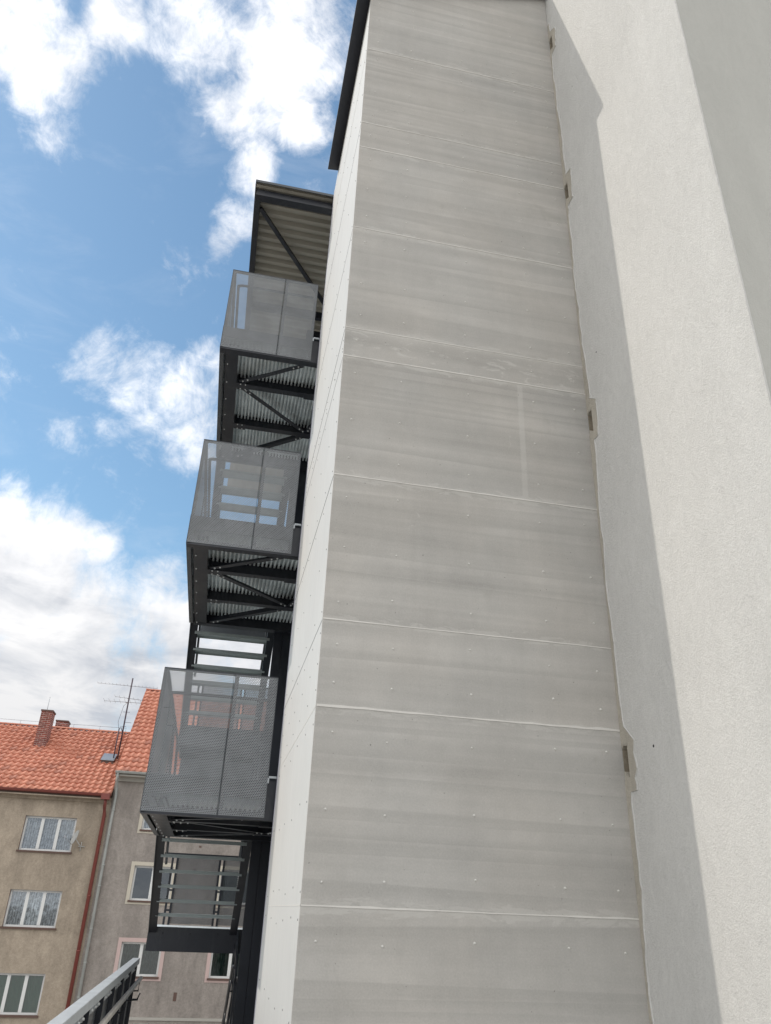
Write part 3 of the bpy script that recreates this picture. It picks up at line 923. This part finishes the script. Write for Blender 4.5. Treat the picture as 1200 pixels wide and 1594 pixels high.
# ================================================================ near walkway with its railing
walk = thing("access_walkway", "raised steel walkway with zinc topped railing at the bottom left", "walkway", (0, 5, GZ))
zw = -1.76
MB().box(-.68, 2.89, -2.5, 5.39, zw - .12, zw).box(-.68, .60, 5.391, 8.45, zw - .12, zw).build("deck", CONCRETE, walk)
ZR = -.60
m = MB(); m.box(-.745, -.66, -2.5, 11.6, ZR - .065, ZR); m.build("top_rail", RAILTOP, walk, bevel=.004)
for k in range(15):
    yy = 11.55 - k * 0.95
    if yy < -2.5: break
    m = MB()
    m.box(-.735, -.675, yy - .006, yy + .006, zw - .1, ZR - .066)
    m.box(-.735, -.725, yy - .03, yy + .03, zw - .1, ZR - .067)
    m.build("post", STEEL, walk)
for k in range(14):
    y1 = 11.53 - k * 0.95; y0 = y1 - .91
    m = MB()
    m.box(-.722, -.720, y0, y1, zw - .05, ZR - .07)
    p = m.build("side_panel", MESHD, walk)
    for j in range(4):
        m = MB()
        m.dome((-.698, y0 + .12 + j * .22, ZR - .12), (1, 0, 0), .014, .012, 8)
        m.box(-.7195, -.698, y0 + .10 + j * .22, y0 + .14 + j * .22, ZR - .14, ZR - .10)
        m.build("bolt", BOLT, p)
m = MB()
m.tube([(-.60, -2.5, -.80), (-.60, 11.35, -.80)], .024, 12)
m.build("handrail", HANDR, walk)
for k in range(12):
    yy = 11.2 - k * 1.1
    MB().tube([(-.715, yy, -.92), (-.60, yy, -.92), (-.60, yy, -.82)], .010, 8).build("rail_bracket", STEEL, walk)
MB().tube([(-.70, 11.62, -1.05), (-.62, 11.66, -1.05), (-.60, 11.66, -.98)], .014, 8).build("end_hook", STEEL, walk)


# ================================================================ houses across the yard
def tile_roof(parent, x0, x1, y0, z0, y1, z1, name="roof", pitch=.28, gauge=.42):
    m = MB()
    L = math.hypot(y1 - y0, z1 - z0)
    ey, ez = (y1 - y0) / L, (z1 - z0) / L
    ny, nz = -ez, ey
    nx = int(round((x1 - x0) / pitch)); pitch = (x1 - x0) / nx
    nr = int(round(L / gauge)); gauge = L / nr
    prof = [(0, .014), (.18, -.012), (.38, -.006), (.55, .026), (.70, .052), (.84, .058), (.95, .036), (1.0, .014)]
    rnd = random.Random(3)
    for r in range(nr):
        s0, s1 = r * gauge - .05, (r + 1) * gauge
        for c in range(nx):
            j = rnd.uniform(-.006, .006)
            lip = .055 + rnd.uniform(-.005, .008)
            def P(u, h, s, lift):
                return (x0 + (c + u) * pitch, y0 + ey * s + ny * (h + lift), z0 + ez * s + nz * (h + lift))
            for (u0, h0), (u1, h1) in zip(prof[:-1], prof[1:]):
                a = (P(u0, h0, s0 + j, lip), P(u1, h1, s0 + j, lip), P(u1, h1, s1, .004), P(u0, h0, s1, .004))
                uv = [(c + .5, r + .5)] * 4
                m.face(a, 0, uv, sm=True)
                m.face((P(u0, -.02, s0 + j, 0), P(u1, -.02, s0 + j, 0), P(u1, h1, s0 + j, lip), P(u0, h0, s0 + j, lip)), 0, uv)
    o = m.build(name, CLAY, parent, recalc=False)
    # ridge tiles and rear slope
    m = MB()
    k = x0
    while k < x1 - .05:
        e = min(k + .36, x1)
        n_ = 7
        for t in range(n_):
            a0, a1 = math.pi * t / n_, math.pi * (t + 1) / n_
            f = lambda a, x, r_: (x, y1 + math.cos(a) * r_, z1 + .03 + math.sin(a) * r_ * .8)
            m.face([f(a0, k, .11), f(a1, k, .11), f(a1, e + .03, .10), f(a0, e + .03, .10)], 0, [(k, 3.5)] * 4, sm=True)
        k += .36
    m.build("ridge_tiles", CLAY, o, recalc=False)
    MB().hexa([(x0 + .01, y0 + .05, z0 - .13), (x1 - .01, y0 + .05, z0 - .13), (x1 - .01, y1, z1 - .10), (x0 + .01, y1, z1 - .10),
               (x0 + .01, y0 + .05, z0 - .04), (x1 - .01, y0 + .05, z0 - .04), (x1 - .01, y1, z1 - .03), (x0 + .01, y1, z1 - .03)]).build("rafter_board", BROWNTRIM, o)
    yb = 2 * y1 - y0
    MB().hexa([(x0, y1, z1 - .10), (x1, y1, z1 - .10), (x1, yb, z0 - .10), (x0, yb, z0 - .10),
               (x0, y1, z1), (x1, y1, z1), (x1, yb, z0), (x0, yb, z0)]).build("rear_slope", CLAY, o)
    return o


def window(parent, x0, x1, z0, z1, yw, npane, gl=GLASS, cur=LACE, surround=None, frame_t=.075, rec=.13, sillmat=BROWNTRIM):
    y = yw + rec
    m = MB()
    m.box(x0, x1, y, y + .06, z1 - frame_t, z1).box(x0, x1, y, y + .06, z0, z0 + frame_t)
    m.box(x0, x0 + frame_t, y, y + .06, z0 + frame_t + .001, z1 - frame_t - .001).box(x1 - frame_t, x1, y, y + .06, z0 + frame_t + .001, z1 - frame_t - .001)
    w = (x1 - x0 - frame_t) / npane
    for k in range(1, npane):
        xc = x0 + frame_t / 2 + w * k
        m.box(xc - .065, xc + .065, y - .008, y + .055, z0 + frame_t + .001, z1 - frame_t - .001)
    fr = m.build("window", WHITEPVC, parent)
    for k in range(npane):
        a = x0 + frame_t / 2 + w * k + (.065 if k else frame_t / 2); b_ = x0 + frame_t / 2 + w * (k + 1) - (.065 if k < npane - 1 else frame_t / 2)
        MB().face([(a, y + .03, z0 + frame_t), (b_, y + .03, z0 + frame_t), (b_, y + .03, z1 - frame_t), (a, y + .03, z1 - frame_t)]).build("pane", gl, fr)
    if cur:
        m = MB(); n_ = 60
        for k in range(n_):
            u0, u1 = k / n_, (k + 1) / n_
            f = lambda u: y + .14 + .018 * math.sin(u * 70 + 2 * math.sin(u * 9))
            m.face([(x0 + (x1 - x0) * u0, f(u0), z0), (x0 + (x1 - x0) * u1, f(u1), z0), (x0 + (x1 - x0) * u1, f(u1), z1), (x0 + (x1 - x0) * u0, f(u0), z1)], sm=True)
        m.build("curtain", cur, fr)
    MB().face([(x0, y + .5, z0), (x1, y + .5, z0), (x1, y + .5, z1), (x0, y + .5, z1)]).build("room_dark", DARKROOM, fr)
    m = MB().box(x0 - .06, x1 + .06, yw - .07, yw + rec, z0 - .07, z0 - .002)
    m.build("sill", sillmat, fr)
    if surround:
        s = .15
        m = MB().box(x0 - s, x1 + s, yw - .025, yw + .01, z1, z1 + s).box(x0 - s, x0, yw - .025, yw + .01, z0 - s, z1 - .001).box(x1, x1 + s, yw - .025, yw + .01, z0 - s, z1 - .001).box(x0 + .001, x1 - .001, yw - .024, yw + .01, z0 - s, z0 - .075)
        m.build("surround", surround, fr)
    return fr


# ---- brown house on the left
HY = 38.0
hA = thing("brown_house", "brown rendered house with orange tile roof and brick chimneys at the left edge", "house", (-9.5, 42, GZ))
winA = [(-7.86, -5.74, 1.86, 3.22), (-7.78, -5.73, -1.00, .36), (-7.80, -5.72, -4.02, -2.62), (-7.8, -5.72, -6.9, -5.5)]
winA2 = [(a - 4.4, b_ - 4.4, c, d) for (a, b_, c, d) in winA]
allA = winA + winA2
XA0, XA1 = -16.0, -4.46
m = MB()
wall_grid(m, XA0, XA1, GZ, 4.15, HY, allA, .20, 0, 1)
m.face([(XA0, HY, GZ), (XA0, 48, GZ), (XA0, 48, 4.15), (XA0, 43, 7.8), (XA0, HY, 4.15)])
m.face([(XA0, 48, GZ), (XA1, 48, GZ), (XA1, 48, 4.15), (XA0, 48, 4.15)])
m.build("wall", [BROWNST, BROWNTRIM], hA, recalc=False)
for i, w in enumerate(allA):
    cur, gl = (LACE, GLASS) if i % 4 < 2 else (BLIND, GLASSG)
    window(hA, *w, HY, 3, gl, cur)
rA = tile_roof(hA, XA0, XA1 + .0, 37.55, 4.22, 43.0, 7.85)
MB().box(XA0, XA1 - .05, 37.56, 38.0, 4.02, 4.07).box(XA0, XA1 - .05, 37.9, 37.999, 3.90, 4.019).build("cornice", BROWNST, hA)
m = MB()
n_ = 8
for t in range(n_):
    a0, a1 = math.pi + math.pi * t / n_, math.pi + math.pi * (t + 1) / n_
    f = lambda a, x, r_=.085: (x, 37.50 + math.cos(a) * r_, 4.22 + math.sin(a) * r_)
    m.face([f(a0, XA0), f(a1, XA0), f(a1, XA1 - .02), f(a0, XA1 - .02)], sm=True)
    m.face([f(a0, XA0, .078), f(a1, XA0, .078), f(a1, XA1 - .02, .078), f(a0, XA1 - .02, .078)], sm=True)
m.tube([(XA0, 37.41, 4.23), (XA1 - .02, 37.41, 4.23)], .013, 6)
m.build("gutter", REDMETAL, hA, recalc=False)
m = MB()
m.box(-4.86, -4.50, 37.36, 37.60, 4.00, 4.24)
m.tube([(-4.66, 37.50, 4.05), (-4.66, 37.62, 3.75), (-4.64, 37.90, 3.45), (-4.62, 37.90, GZ)], .075, 12)
for zz in (2.2, .2, -1.8, -3.8, -5.8): m.tube([(-4.63, 37.90, zz), (-4.63, 37.90, zz + .05)], .088, 12)
m.build("downpipe", REDMETAL, hA)


def chimney(x0, x1, y0, y1, z0, z1, parent, rod=True):
    m = MB().box(x0, x1, y0, y1, z0, z1)
    c = m.build("chimney", BRICK, parent)
    MB().box(x0 - .03, x1 + .03, y0 - .03, y1 + .03, z1 + .001, z1 + .07).build("chimney_cap", BROWNTRIM, c)
    if rod: MB().tube([(x0 + .2, y0 + .2, z1), (x0 + .2, y0 + .2, z1 + .75)], .012, 5).build("lightning_rod", ALU, c)
    MB().box(x0 - .08, x1 + .08, y0 - .1, y1, z0 - .3, z0 + .12 + .65 * 0).build
    return c


chimney(-8.90, -8.38, 41.0, 41.75, 5.9, 8.28, rA)
chimney(-8.75, -8.15, 44.2, 44.9, 6.6, 8.45, rA, False)
# flat roof hatch
m = MB()
m.hexa([(-5.5, 39.95, 5.78), (-4.95, 39.95, 5.78), (-4.95, 40.7, 6.30), (-5.5, 40.7, 6.30),
        (-5.5, 39.95, 6.00), (-4.95, 39.95, 6.00), (-4.95, 40.7, 6.40), (-5.5, 40.7, 6.40)])
hatch = m.build("roof_hatch", BROWNTRIM, rA)
MB().hexa([(-5.53, 39.9, 6.002), (-4.92, 39.9, 6.002), (-4.92, 40.72, 6.42), (-5.53, 40.72, 6.42),
           (-5.53, 39.9, 6.03), (-4.92, 39.9, 6.03), (-4.92, 40.72, 6.45), (-5.53, 40.72, 6.45)]).build("hatch_lid", ALU, hatch)
m = MB()
m.tube([(XA0, 42.95, 8.13), (-9.1, 42.95, 8.11), (-5.0, 42.95, 8.13)], .008, 4)
for k in range(9): m.tube([(XA0 + .6 + k * 1.3, 42.95, 7.9), (XA0 + .6 + k * 1.3, 42.95, 8.14)], .008, 4)
m.build("lightning_wire", ALU, rA)

# ---- grey house on the right of it
hB = thing("grey_house", "taller grey purple rendered house with orange tile roof behind the steel staircase", "house", (0, 42, GZ))
XB0, XB1 = -4.455, 9.0
wB = []
for xa, xb in ((-2.99, -1.36), (.70, 2.33), (4.5, 6.13)):
    wB += [(xa, xb, 2.92, 4.25, CREAM, 2, GLASS, LACE), (xa, xb, .14, 1.48, CREAM, 2, GLASSD, DRAPE if xa > -2 else None), (xa, xb, -2.62, -1.40, PINK, 2, GLASSG, DRAPE)]
wS = [(-2.05, -1.45, -5.0, -4.22), (.72, 1.32, -5.0, -4.22)]
m = MB()
wall_grid(m, XB0, XB1, GZ, 5.1, HY, [w[:4] for w in wB] + wS, .20)
m.face([(XB0, HY, GZ), (XB0, 50, GZ), (XB0, 50, 5.1), (XB0, 44, 10.3), (XB0, HY, 5.1)])
m.face([(XB1, HY, GZ), (XB1, 50, GZ), (XB1, 50, 5.1), (XB1, 44, 10.3), (XB1, HY, 5.1)])
m.face([(XB0, 50, GZ), (XB1, 50, GZ), (XB1, 50, 5.1), (XB0, 50, 5.1)])
m.build("wall", GREYST, hB, recalc=False)
for (a, b_, c, d, s, npn, gl, cur) in wB:
    window(hB, a, b_, c, d, HY, npn, gl, cur, surround=s)
for w in wS: window(hB, *w, HY, 1, GLASSG, BLIND, surround=None)
MB().box(XB0, XB1, HY - .05, HY - .002, -4.12, -4.02).build("string_course", SOFFIT, hB)
rB = tile_roof(hB, XB0, XB1, 37.50, 5.22, 44.0, 10.42)
MB().box(XB0, XB1, 37.50, 37.999, 5.03, 5.10).box(XB0, XB1, 37.88, 37.998, 4.86, 5.029).build("cornice", SOFFIT, hB)
m = MB()
for t in range(n_):
    a0, a1 = math.pi + math.pi * t / n_, math.pi + math.pi * (t + 1) / n_
    f = lambda a, x, r_=.085: (x, 37.42 + math.cos(a) * r_, 5.20 + math.sin(a) * r_)
    m.face([f(a0, XB0), f(a1, XB0), f(a1, XB1), f(a0, XB1)], sm=True)
m.tube([(XB0, 37.33, 5.21), (XB1, 37.33, 5.21)], .013, 6)
m.build("gutter", GREYPIPE, hB, recalc=False)
m = MB()
m.tube([(-4.34, 37.42, 5.16), (-4.34, 37.5, 4.95), (-4.32, 37.88, 4.55), (-4.31, 37.88, 4.2), (-4.27, 37.88, GZ)], .06, 12)
for zz in (3.6, 2.6, 1.4, .6, -1.0, -2.2, -3.4): m.tube([(-4.29, 37.88, zz), (-4.29, 37.88, zz + .05)], .07, 12)
m.build("downpipe", GREYPIPE, hB)
for (xx, zz, w_, h_) in ((-.35, 2.35, .10, .07), (-.45, 1.38, .13, .18), (-.55, -3.3, .13, .3)):
    MB().box(xx - w_ / 2, xx + w_ / 2, HY - .012, HY + .01, zz - h_ / 2, zz + h_ / 2).build("wall_vent", BROWNTRIM, hB)

# ---- aerial mast
mast = thing("aerial_mast", "rusty television aerial mast with comb antennas between the two tiled roofs", "antenna", (-4.8, 40.1, 5.8))
MB().tube([(-4.82, 40.3, 6.05), (-4.82, 40.3, 10.10)], .035, 8).build("mast", RUST, mast)
m = MB()
m.tube([(-5.0, 40.2, 5.95), (-5.0, 40.2, 7.55)], .03, 8)
m.tube([(-5.0, 40.2, 7.55), (-4.92, 40.2, 7.62), (-4.82, 40.3, 7.4)], .02, 6)
m.build("support_pole", RUST, mast)


def yagi(z, x0, x1, n_, l0, l1, tilt, y=40.3):
    m = MB()
    m.tube([(x0, y, z), (x1, y, z + tilt)], .012, 5)
    for k in range(n_):
        u = k / (n_ - 1)
        x = x0 + (x1 - x0) * u; zz = z + tilt * u; l = l0 + (l1 - l0) * u
        m.tube([(x, y - l, zz + .02), (x, y + l, zz + .02)], .006, 4)
    m.tube([(-4.82, 40.3, z + tilt * .5), (-4.9, y, z + tilt * .5)], .025, 5)
    m.build("comb_antenna", ALU, mast)


yagi(9.72, -6.45, -3.55, 17, .16, .24, -.03)
yagi(9.12, -5.5, -4.15, 7, .28, .3, -.08)
yagi(8.84, -5.95, -4.2, 8, .45, .55, .02, 40.15)
m = MB()
m.tube([(-4.82, 40.28, 8.9), (-5.0, 40.28, 8.7), (-5.12, 40.28, 7.9), (-5.0, 40.2, 7.5)], .008, 4)
m.tube([(-4.82, 40.3, 7.9), (-4.5, 40.3, 7.9)], .008, 4).tube([(-4.98, 40.3, 8.4), (-4.66, 40.3, 8.4)], .008, 4).tube([(-5.0, 40.3, 7.7), (-4.7, 40.3, 7.7)], .008, 4)
m.build("cable", RUST, mast)

# ---- satellite dish
dish = thing("satellite_dish", "white satellite dish fixed beside the top window of the brown house", "satellite dish", (-5.45, 37.9, 2.3))
m = MB()
cx, cy, cz = -5.62, 37.50, 2.42
axd = Vector((-.86, -.42, .30)).normalized()
ref = Vector((0, 0, 1)); a_ = axd.cross(ref).normalized(); b_v = a_.cross(axd)
rings = []
for r in range(6):
    rr = .31 * r / 5
    rings.append([Vector((cx, cy, cz)) + axd * (rr * rr * .55 - .05) + (a_ * math.cos(t) + b_v * math.sin(t)) * max(rr, .001) for t in [2 * math.pi * k / 24 for k in range(24)]])
for r in range(5):
    for k in range(24):
        q = (k + 1) % 24
        m.face([rings[r][k], rings[r][q], rings[r + 1][q], rings[r + 1][k]], sm=True)
        m.face([p - axd * .012 for p in (rings[r][k], rings[r + 1][k], rings[r + 1][q], rings[r][q])], sm=True)
m.tube(rings[5] + [rings[5][0]], .008, 5)
m.build("reflector", DISHW, dish, recalc=False)
m = MB()
foc = Vector((cx, cy, cz)) + axd * .38 - b_v * .12
m.tube([Vector((cx, cy, cz)) - b_v * .29, foc], .012, 6)
m.box(foc.x - .04, foc.x + .04, foc.y - .04, foc.y + .04, foc.z - .04, foc.z + .04)
m.build("feed_arm", ALU, dish)
m = MB()
m.tube([(cx + .05, cy + .03, cz - .05), (-5.36, 37.78, 2.1), (-5.36, 37.99, 2.1)], .018, 7)
m.tube([(-5.36, 37.97, 1.92), (-5.36, 37.97, 2.28)], .018, 6).tube([(-5.46, 37.97, 2.1), (-5.2, 37.97, 2.1)], .018, 6)
m.build("wall_mount", DISHW, dish)
